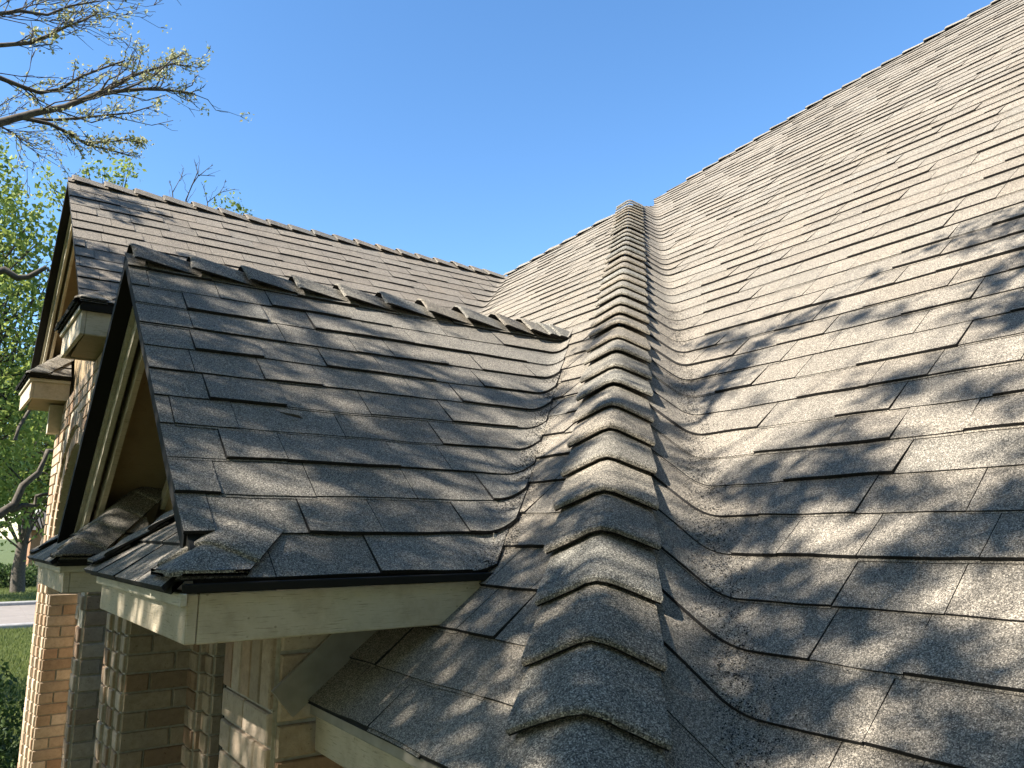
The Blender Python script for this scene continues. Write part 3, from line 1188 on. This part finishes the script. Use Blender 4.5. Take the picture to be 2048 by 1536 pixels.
def foliage_quad(mb, P, size, q, tint=None, flat=0.0):
    """one leaf: a small folded diamond"""
    th, ph = q.uniform(0, 2*math.pi), math.acos(q.uniform(-1, 1))
    d = np.array([math.sin(ph)*math.cos(th), math.sin(ph)*math.sin(th), math.cos(ph)])
    a = np.array([q.uniform(-1, 1), q.uniform(-1, 1), q.uniform(-1, 1)])
    c = np.cross(d, a)
    c /= np.linalg.norm(c)+1e-9
    n = np.cross(d, c)
    L, W = size, size*q.uniform(0.45, 0.65)
    P = np.asarray(P)
    tv = q.random() if tint is None else tint
    k = len(mb.v)
    pts = [P, P+d*L*0.45+c*W*0.5+n*L*0.06, P+d*L, P+d*L*0.45-c*W*0.5+n*L*0.06]
    mb.v.extend([tuple(p) for p in pts])
    mb.f.append((k, k+1, k+2, k+3))
    mb.mi.append(0)
    mb.t.append((tv, tv, tv))
    mb.sm.append(False)

# lawn blades between house and street
def grass(name, x0, x1, y0, y1, n, h, seed, label):
    q = random.Random(seed)
    mb = MB()
    for _ in range(n):
        x, y = q.uniform(x0, x1), q.uniform(y0, y1)
        a = q.uniform(0, 6.28)
        hh = h*q.uniform(0.6, 1.3)
        w = 0.012
        lx, ly = q.uniform(-0.4, 0.4)*hh, q.uniform(-0.4, 0.4)*hh
        k = len(mb.v)
        mb.v += [(x-w*math.cos(a), y-w*math.sin(a), GROUND), (x+w*math.cos(a), y+w*math.sin(a), GROUND), (x+lx, y+ly, GROUND+hh)]
        mb.f.append((k, k+1, k+2))
        mb.mi.append(0)
        tv = q.random()
        mb.t.append((tv, tv, tv))
        mb.sm.append(False)
    o = link(name, mb, M_BLADE)
    o['kind'] = 'stuff'
    o['label'] = label
    o['category'] = 'grass'
grass('grass', 0.0, 3.0, 12, 28.5, 26000, 0.09, 1, 'mown green lawn on the near side of the street')
grass('grass', 0.5, 6.0, 38.8, 62, 16000, 0.12, 2, 'shaded green lawn across the street under the trees')

# ------------------------------------------------------------------ trees
def jitter_path(a, b, n, amp, q):
    a, b = np.asarray(a, float), np.asarray(b, float)
    out = []
    for i in range(n+1):
        t = i/n
        p = a*(1-t)+b*t
        if 0 < i:
            p = p+np.array([q.gauss(0, amp), q.gauss(0, amp), q.gauss(0, amp)])*(0.4+t)
        out.append(p)
    return out

def sprout(mb, leaves, path, r0, depth, q, leaf_rate, leaf_size, spread=0.7, out=None, clump=5, maxdepth=3, upb=0.12):
    """twigs off a limb's path, recursively; leaves in small clumps near the tips"""
    pts = path
    seglen = np.linalg.norm(pts[-1]-pts[0])
    n = {0: 9, 1: 6, 2: 4}.get(depth, 3)
    for i in range(n):
        t = q.uniform(0.18, 1.0)
        f = t*(len(pts)-1)
        j = min(int(f), len(pts)-2)
        p = pts[j]*(1-(f-j))+pts[j+1]*(f-j)
        d = unit(pts[j+1]-pts[j])
        rnd = np.array([q.gauss(0, 1), q.gauss(0, 1), q.gauss(0, 1)])
        dd = unit(d+spread*unit(rnd)+np.array([0, 0, upb]))
        L = seglen*q.uniform(0.16, 0.36)*(1.1-0.5*t)
        end = p+dd*L
        sub = jitter_path(p, end, 4, L*0.05, q)
        r = max(r0*(0.55-0.3*t), 0.0035)
        mb.tube(sub, [r*(1-0.75*k/4)+0.0015 for k in range(5)], 4 if depth else 5)
        if depth < maxdepth:
            sprout(mb, leaves, sub, r, depth+1, q, leaf_rate, leaf_size, spread, out, clump, maxdepth, upb)
        if depth >= 1:
            for _ in range(4):
                if q.random() < leaf_rate:
                    c = sub[q.randint(1, 4)]
                    for _ in range(q.randint(2, clump)):
                        foliage_quad(leaves, c+np.array([q.gauss(0, 1), q.gauss(0, 1), q.gauss(0, 1)])*leaf_size*0.7, leaf_size*q.uniform(0.7, 1.3), q)

# 1. bare-limbed tree just coming into leaf, its limbs reach in over the lawn
q = random.Random(21)
YB = 10.0
base = np.array([-3.2, 10.2, GROUND])
tr = thing('budding_tree', 'bare-branched tree just coming into leaf, limbs against the blue sky', 'tree', tuple(base))
wood, leaves = MB(), MB()
fork = np.array([-2.9, 10.1, 2.6])
wood.tube([base, base+np.array([0.1, 0, 1.6]), base+np.array([0.15, -0.05, 3.4]), fork], [0.27, 0.22, 0.19, 0.16], 10)
limbs = [
    ([(-180, 420), (-60, 290), (0, 245), (70, 226), (130, 214), (190, 190), (240, 182), (290, 178), (335, 180), (390, 188)], 0.058, 0.0),
    ([(130, 214), (185, 192), (230, 172), (270, 150), (310, 138), (345, 128), (380, 132)], 0.030, 0.1),
    ([(-140, 130), (-40, 140), (0, 156), (40, 172), (80, 186), (120, 178), (165, 152), (210, 135), (250, 121)], 0.034, -0.4),
    ([(45, 236), (100, 248), (140, 268), (175, 290), (220, 300), (262, 312)], 0.024, 0.2),
    ([(-120, 110), (-30, 92), (10, 90), (60, 86), (95, 72), (135, 52), (170, 40), (195, 25)], 0.030, -0.7),
    ([(-100, 60), (-20, 30), (40, 22), (95, 30), (140, 12), (200, 2)], 0.026, -1.0),
    ([(60, 238), (110, 240), (160, 236), (215, 230), (260, 226), (305, 212)], 0.018, 0.3),
    ([(-150, 300), (-50, 255), (0, 252), (30, 268), (45, 285)], 0.022, 0.6),
    ([(240, 182), (275, 168), (310, 150), (345, 118), (370, 108)], 0.012, -0.1),
    ([(170, 285), (210, 285), (245, 280), (280, 285)], 0.010, 0.4),
]
for path, r, dy in limbs:
    pts = [at(px, py, YB+dy) for px, py in path]
    if path[0][0] < -50:
        pts = [fork+np.array([0, 0, 0.2*dy])] + pts
    n = len(pts)
    wood.tube(pts, [r*(1-0.85*i/(n-1))+0.004 for i in range(n)], 7)
    k0 = max(0, n-7)
    sprout(wood, leaves, pts[k0:], r*0.55, 1, q, 0.20, 0.045, 0.75, None, 5, 2)
    sprout(wood, leaves, pts[k0:], r*0.5, 1, q, 0.16, 0.045, 0.75, None, 5, 2)
    if r > 0.02:
        sprout(wood, leaves, pts[k0:], r*0.4, 1, q, 0.12, 0.05, 0.6, None, 5, 2)
    sprout(wood, leaves, pts, r*0.4, 1, q, 0.25, 0.05, 0.6, None, 6, 2)
link('trunk', wood, M_BARK, tr)
link('crown', leaves, M_LEAF2, tr)

# 2. full leafy trees on the left
def leafy_tree(name, label, base, height, rx, ry, rz, cz, seed, n_clumps, leaf, mleaf, limbs=(), per=26, trunk_r=0.2, group=None, lean=(0, 0)):
    q = random.Random(seed)
    base = np.asarray(base, float)
    t = thing(name, label, 'tree', tuple(base), group)
    wood, lv = MB(), MB()
    top = base+np.array([lean[0], lean[1], height*0.75])
    tp = jitter_path(base, top, 6, height*0.012, q)
    wood.tube(tp, [trunk_r*(1-0.8*i/6)+0.01 for i in range(7)], 9)
    cen = base+np.array([lean[0], lean[1], cz])
    for (a, b, r) in limbs:
        p = jitter_path(a, b, 6, 0.05, q)
        wood.tube(p, [r*(1-0.6*i/6) for i in range(7)], 7)
    for i in range(n_clumps):
        while True:
            u = np.array([q.uniform(-1, 1), q.uniform(-1, 1), q.uniform(-1, 1)])
            n = np.linalg.norm(u)
            if 0.25 < n < 1:
                break
        u = u*(n**-0.35)
        u = u*(1+0.18*math.sin(5*u[0]+seed)*math.cos(4*u[2]))
        c = cen+u*np.array([rx, ry, rz])
        j = q.randint(2, 6)
        if i % 4 == 0:
            pth = jitter_path(tp[j], c, 4, 0.08, q)
            wood.tube(pth, [trunk_r*0.16*(1-0.8*k/4)+0.004 for k in range(5)], 4)
        cs = q.uniform(0.16, 0.34)
        tone = q.uniform(0.1, 0.9)
        for _ in range(per):
            foliage_quad(lv, c+np.array([q.gauss(0, cs), q.gauss(0, cs), q.gauss(0, cs*0.7)]), leaf*q.uniform(0.6, 1.3), q, min(1, max(0, tone+q.gauss(0, 0.2))))
    link('trunk', wood, M_BARK, t)
    link('crown', lv, mleaf, t)
    return t
leafy_tree('leafy_tree', 'bright yellow-green leafy tree left of the tall gable', (-0.7, 17.0, GROUND), 11.0, 1.75, 2.4, 4.5, 5.9, 31, 1050, 0.12, M_LEAF,
           limbs=[(at(-60, 552, 13.5), at(125, 545, 13.2), 0.07), (at(-40, 1060, 13.0), at(130, 900, 13.0), 0.07), (at(20, 1020, 13.0), at(110, 985, 13.0), 0.045), (at(30, 880, 14), at(120, 720, 14), 0.03)], trunk_r=0.24)
leafy_tree('leafy_tree', 'darker green tree across the street behind the tall gable', (0.2, 44.0, GROUND), 11.0, 5.2, 4.0, 4.8, 7.2, 32, 520, 0.26, M_LEAF, trunk_r=0.3, per=24)
leafy_tree('leafy_tree', 'slender-trunked tree on the lawn across the street', (2.35, 47.0, GROUND), 9.0, 3.2, 3.0, 3.4, 7.0, 33, 260, 0.26, M_LEAF, trunk_r=0.34, per=24)
leafy_tree('leafy_tree', 'twin tree beside the lawn edge beyond the kerb', (3.6, 49.0, GROUND), 10.0, 3.0, 3.0, 3.4, 7.5, 34, 260, 0.26, M_LEAF, trunk_r=0.30, per=24)
# 3. thin tree whose bare tips show over the tall gable's ridge
q = random.Random(41)
base = np.array([2.9, 13.2, GROUND])
tr = thing('thin_tree', 'thin tree with bare twig tips showing above the tall gable ridge', 'tree', tuple(base))
wood, lv = MB(), MB()
wood.tube(jitter_path(base, base+np.array([-0.2, 0, 6.6]), 6, 0.05, q), [0.12, 0.10, 0.09, 0.07, 0.05, 0.035, 0.02], 7)
Y3 = 13.0
for path, r in (([(375, 470), (372, 400), (385, 368), (398, 350), (430, 352)], 0.016), ([(385, 368), (395, 345), (388, 318)], 0.010), ([(398, 352), (412, 340), (425, 330)], 0.008), ([(352, 480), (345, 385), (362, 355), (368, 338)], 0.011), ([(345, 385), (342, 370), (338, 362)], 0.006),
                ([(410, 500), (415, 405), (440, 385), (470, 378)], 0.012), ([(415, 405), (410, 385), (405, 368)], 0.007), ([(440, 385), (448, 372), (450, 362)], 0.006)):
    pts = [at(px, py, Y3) for px, py in path]
    wood.tube(pts, [r*(1-0.7*i/(len(pts)-1)) for i in range(len(pts))], 5)
    sprout(wood, lv, pts, r*0.5, 2, q, 0.03, 0.06, 0.8, None, 3, 2)
for (px, py, n, s) in ((462, 404, 60, 0.10), (482, 418, 30, 0.06), (430, 400, 20, 0.06), (495, 425, 15, 0.05)):
    c = at(px, py, Y3)
    for _ in range(n):
        foliage_quad(lv, c+np.array([q.gauss(0, s), q.gauss(0, s), q.gauss(0, s)]), 0.075*q.uniform(0.6, 1.2), q)
link('trunk', wood, M_BARK, tr)
link('crown', lv, M_LEAF, tr)
# 4. young tree behind the tall gable's apex
q = random.Random(43)
base = np.array([1.15, 12.4, GROUND])
tr = thing('young_tree', 'young tree with green leaf sprays behind the tall gable apex', 'tree', tuple(base))
wood, lv = MB(), MB()
wood.tube(jitter_path(base, base+np.array([0.1, 0, 6.9]), 6, 0.05, q), [0.11, 0.10, 0.085, 0.07, 0.05, 0.035, 0.02], 7)
for (px, py, n, s) in ((225, 352, 70, 0.12), (250, 345, 60, 0.10), (258, 332, 40, 0.07), (205, 348, 35, 0.08), (172, 342, 26, 0.06), (176, 332, 16, 0.04), (95, 355, 40, 0.07), (110, 385, 60, 0.10), (125, 400, 60, 0.12), (140, 380, 30, 0.08)):
    c = at(px, py, 12.3)
    wood.tube([base+np.array([0.1, 0, 6.2]), (base+np.array([0.1, 0, 6.4])+c)/2, c], [0.02, 0.012, 0.004], 4)
    for _ in range(n):
        foliage_quad(lv, c+np.array([q.gauss(0, s), q.gauss(0, s), q.gauss(0, s)]), 0.085*q.uniform(0.6, 1.2), q)
link('trunk', wood, M_BARK, tr)
link('crown', lv, M_LEAF, tr)

# 5. the tree on the sunny side of the house whose leaves dapple the roof
q = random.Random(52)
base = np.array([-4.4, 2.6, GROUND])
tr = thing('shade_tree', 'tall leafy shade tree on the sunny side, beside the house', 'tree', tuple(base))
wood, lv = MB(), MB()
NW = np.array([math.sin(SUN_EL), 0, math.cos(SUN_EL)])
H0 = np.cross(SUN, NW)
top = np.array([-3.6, 3.0, 2.9])
tp = jitter_path(base, top, 8, 0.08, q)
wood.tube(tp, [0.30*(1-0.75*i/8)+0.02 for i in range(9)], 10)
def over(P, D):
    return np.asarray(P, float)+SUN*D
# target places on the roof that lie in leaf shade: (point, spread along y, spread along w, clumps, leaves)
rngS = random.Random(99)
def clump(c, n, s, leaf):
    for _ in range(n):
        foliage_quad(lv, c+np.array([rngS.gauss(0, s), rngS.gauss(0, s), rngS.gauss(0, s)]), leaf*rngS.uniform(0.7, 1.3), rngS)
for i in range(9500):
    y = rngS.uniform(-0.6, 7.2)
    w = rngS.uniform(-0.5, 2.4)
    lim = 1.50+0.45*min(1, max(0, (y-3.2)/1.2))+0.10*math.sin(y*2.3)+0.10*math.sin(y*6.3+1)
    f = math.sin(y*11.1+w*4.6+1.3*math.sin(w*7))+math.sin(w*15.2-y*4.3+1.1*math.sin(y*9))+0.9*math.sin(y*23+w*19)+0.8*math.sin(w*33-y*14)+0.6*math.sin(y*5.1+w*1.1)
    thr = -1.25 if w < 0.65 else (-0.75 if w < 1.1 else (0.05 if w < lim-0.2 else (0.9 if w < lim+0.1 else 1.9)))
    if f < thr:
        continue
    D = rngS.uniform(3.4, 5.6)
    c = NW*w+np.array([0, y, 0])+SUN*D
    clump(c, rngS.randint(12, 21), rngS.uniform(0.025, 0.05), 0.055)
    if i % 16 == 0:
        a = tp[rngS.randint(4, 8)]
        wood.tube(jitter_path(a, c, 5, 0.06, rngS), [0.016, 0.013, 0.010, 0.008, 0.006, 0.003], 5)
# sprays that reach higher, over the main slope
for (px, py, n, s) in ((1420, 800, 26, 0.06), (1450, 770, 30, 0.07), (1480, 735, 26, 0.05), (1510, 700, 20, 0.05), (1560, 660, 22, 0.05), (1600, 640, 16, 0.04), (1660, 615, 14, 0.04), (1740, 560, 10, 0.04),
                       (2020, 470, 40, 0.08), (2040, 430, 40, 0.08), (2030, 530, 40, 0.08), (2000, 560, 26, 0.07), (2045, 600, 40, 0.09), (1960, 470, 14, 0.05), (1900, 480, 10, 0.05), (1870, 500, 8, 0.05)):
    v = ray(px, py)
    P = v*A_R/(np.array([-T, 0, 1])@v)
    clump(P+SUN*4.4, int(n*1.9), s*0.9, 0.06)
spray = [np.array(tp[7])]
for (px, py) in ((1400, 850), (1450, 770), (1520, 690), (1600, 635), (1740, 560)):
    v = ray(px, py)
    spray.append(v*A_R/(np.array([-T, 0, 1])@v)+SUN*4.4)
wood.tube(spray, [0.03, 0.018, 0.014, 0.011, 0.008, 0.004], 6)
link('trunk', wood, M_BARK, tr)
link('crown', lv, M_LEAF, tr)

# unseen trees added to block skylight, too low to shade the upper slopes
for i, (x, y, hz, rr, rz) in enumerate(((-17, -6, 8.6, 5.0, 6.0), (-16, 3, 8.4, 5.0, 6.0), (-16, 11, 8.4, 4.6, 5.6), (-9, -9, 9.0, 5.0, 6.5), (-1, -8.5, 9.0, 4.8, 6.5), (7, -8.5, 9.0, 4.8, 6.5))):
    leafy_tree('skylight_block_tree', 'large leafy tree out of view, added to block skylight on the roof', (x, y, GROUND), 12.5, rr, rr, rz, hz, 200+i, 420, 0.52, M_LEAF, trunk_r=0.3, per=15, group='unseen trees added to block skylight')

# ------------------------------------------------------------------ shrubs and ivy at the lower left
def shrub(name, label, c, rx, ry, rz, n, leaf, seed, m):
    q = random.Random(seed)
    c = np.asarray(c, float)
    t = thing(name, label, 'shrub', (c[0], c[1], GROUND))
    mb, st = MB(), MB()
    for _ in range(n):
        u = np.array([q.gauss(0, 1), q.gauss(0, 1), abs(q.gauss(0, 1))])
        u = u/np.linalg.norm(u)*(q.uniform(0.55, 1.05))
        P = np.array([c[0], c[1], GROUND])+u*np.array([rx, ry, rz])
        foliage_quad(mb, P, leaf*q.uniform(0.6, 1.3), q)
    for i in range(9):
        a = q.uniform(0, 6.28)
        st.tube([(c[0], c[1], GROUND), (c[0]+0.5*rx*math.cos(a), c[1]+0.5*ry*math.sin(a), GROUND+0.55*rz)], [0.02, 0.006], 5)
    link('foliage', mb, m, t)
    link('stem', st, M_BARK, t)
shrub('shrub', 'dense dark green shrub against the brick corner', (0.20, 9.6, 0), 0.62, 0.8, 1.55, 5200, 0.07, 61, M_SHRUB)
shrub('shrub', 'low bright green bush in the bed below the brick corner', (0.05, 7.7, 0), 0.5, 0.6, 0.8, 3000, 0.07, 62, M_LEAF)
shrub('shrub', 'rounded hedge shrub on the lawn beyond the street', (1.4, 52.0, 0), 2.2, 1.5, 1.3, 3000, 0.2, 63, M_SHRUB)
shrub('shrub', 'broad hedge shrub beside the neighbouring brick house', (4.6, 55.0, 0), 2.4, 1.5, 1.5, 3000, 0.2, 64, M_SHRUB)

# neighbouring brick house far behind
nb = thing('neighbour_house', 'distant orange brick house seen beyond the trees', 'house', (6.2, 64, GROUND))
mb = MB()
mb.box((3.4, 60, GROUND), (12, 68, GROUND+3.2))
link('wall', mb, M_FARBRICK, nb)
mb = MB()
r0 = [(2.8, 59.4, GROUND+3.2), (12.6, 59.4, GROUND+3.2), (12.6, 68.6, GROUND+3.2), (2.8, 68.6, GROUND+3.2)]
ap = [(5.5, 64, GROUND+6.4), (10, 64, GROUND+6.4)]
mb.face([r0[0], r0[1], ap[1], ap[0]])
mb.face([r0[2], r0[3], ap[0], ap[1]])
mb.face([r0[3], r0[0], ap[0]])
mb.face([r0[1], r0[2], ap[1]])
mb.face(r0[::-1])
link('roof', mb, M_FARROOF, nb)
for x in (4.6, 7.4, 10.2):
    mb = MB()
    mb.box((x, 59.94, GROUND+1.0), (x+1.1, 60.02, GROUND+2.3))
    w = link('window', mb, M_TRIM, nb)
    mb = MB()
    mb.box((x+0.1, 59.92, GROUND+1.1), (x+1.0, 59.95, GROUND+2.2))
    link('pane', mb, M_DARK, w)

# ------------------------------------------------------------------ litter on the roof
def litter(name, label, cat, P, d, n, L, W, m):
    d = unit(np.asarray(d, float)-(np.asarray(d, float)@n)*n)
    c = np.cross(n, d)
    mb = MB()
    P = P+n*0.012
    top = [P-d*L/2, P-d*L*0.1+c*W*0.5+n*0.004, P+d*L*0.3+c*W*0.3+n*0.008, P+d*L/2+n*0.003, P+d*L*0.2-c*W*0.5+n*0.002, P-d*L*0.2-c*W*0.4]
    bot = [p-n*0.0015 for p in top]
    mb.face(top)
    mb.face(bot[::-1])
    for i in range(6):
        j = (i+1) % 6
        mb.face([top[i], bot[i], bot[j], top[j]])
    tag(link(name, mb, m), label, cat)
def onR(px, py):
    v = ray(px, py)
    return v*A_R/(np.array([-T, 0, 1])@v)
def onG(px, py):
    v = ray(px, py)
    return v*A_G1/(np.array([0, -T, 1])@v)
litter('dead_leaf', 'curled brown dead leaf lying in the valley beside the hip caps', 'leaf', onR(1422, 1328), (0.3, 0.1, 0.5), N_X, 0.032, 0.014, M_DEAD)
litter('dead_leaf', 'pale dry leaf at the foot of the entry gable valley', 'leaf', onG(986, 1082), (0.2, 0.6, 0.5), N_Y, 0.035, 0.012, M_TRIM)
litter('twig', 'short dark twig lying on the entry gable shingles', 'twig', onG(580, 838), (1, -0.4, -0.3), N_Y, 0.07, 0.004, M_BARK)
# granules washed into the two valleys
q = random.Random(88)
mb = MB()
for _ in range(9000):
    if q.random() < 0.62:
        v = q.uniform(-0.55, 1.9)
        s = q.gauss(-0.01, 0.045)
        P = S_R.pt(S_R.fold_a(v)+s*S_R.nrm, v, 0.013)
        n = N_X
    else:
        v = q.uniform(-0.15, 1.0)
        s = q.gauss(0.02, 0.035)
        P = S_G1.pt(S_G1.fold_a(v)+s*S_G1.nrm, v, 0.016)
        n = N_Y
    r = q.uniform(0.001, 0.003)
    a = np.array([q.gauss(0, 1), q.gauss(0, 1), q.gauss(0, 1)])
    a = unit(a-(a@n)*n)*r
    c = np.cross(n, a)
    mb.indexed([P+a, P-a*0.5+c*0.87, P-a*0.5-c*0.87, P+n*r*0.8], [(0, 1, 3), (1, 2, 3), (2, 0, 3)])
o = link('valley_grit', mb, M_EDGE)
o['kind'] = 'stuff'
o['label'] = 'dark loose grit washed into the roof valleys'
o['category'] = 'grit'
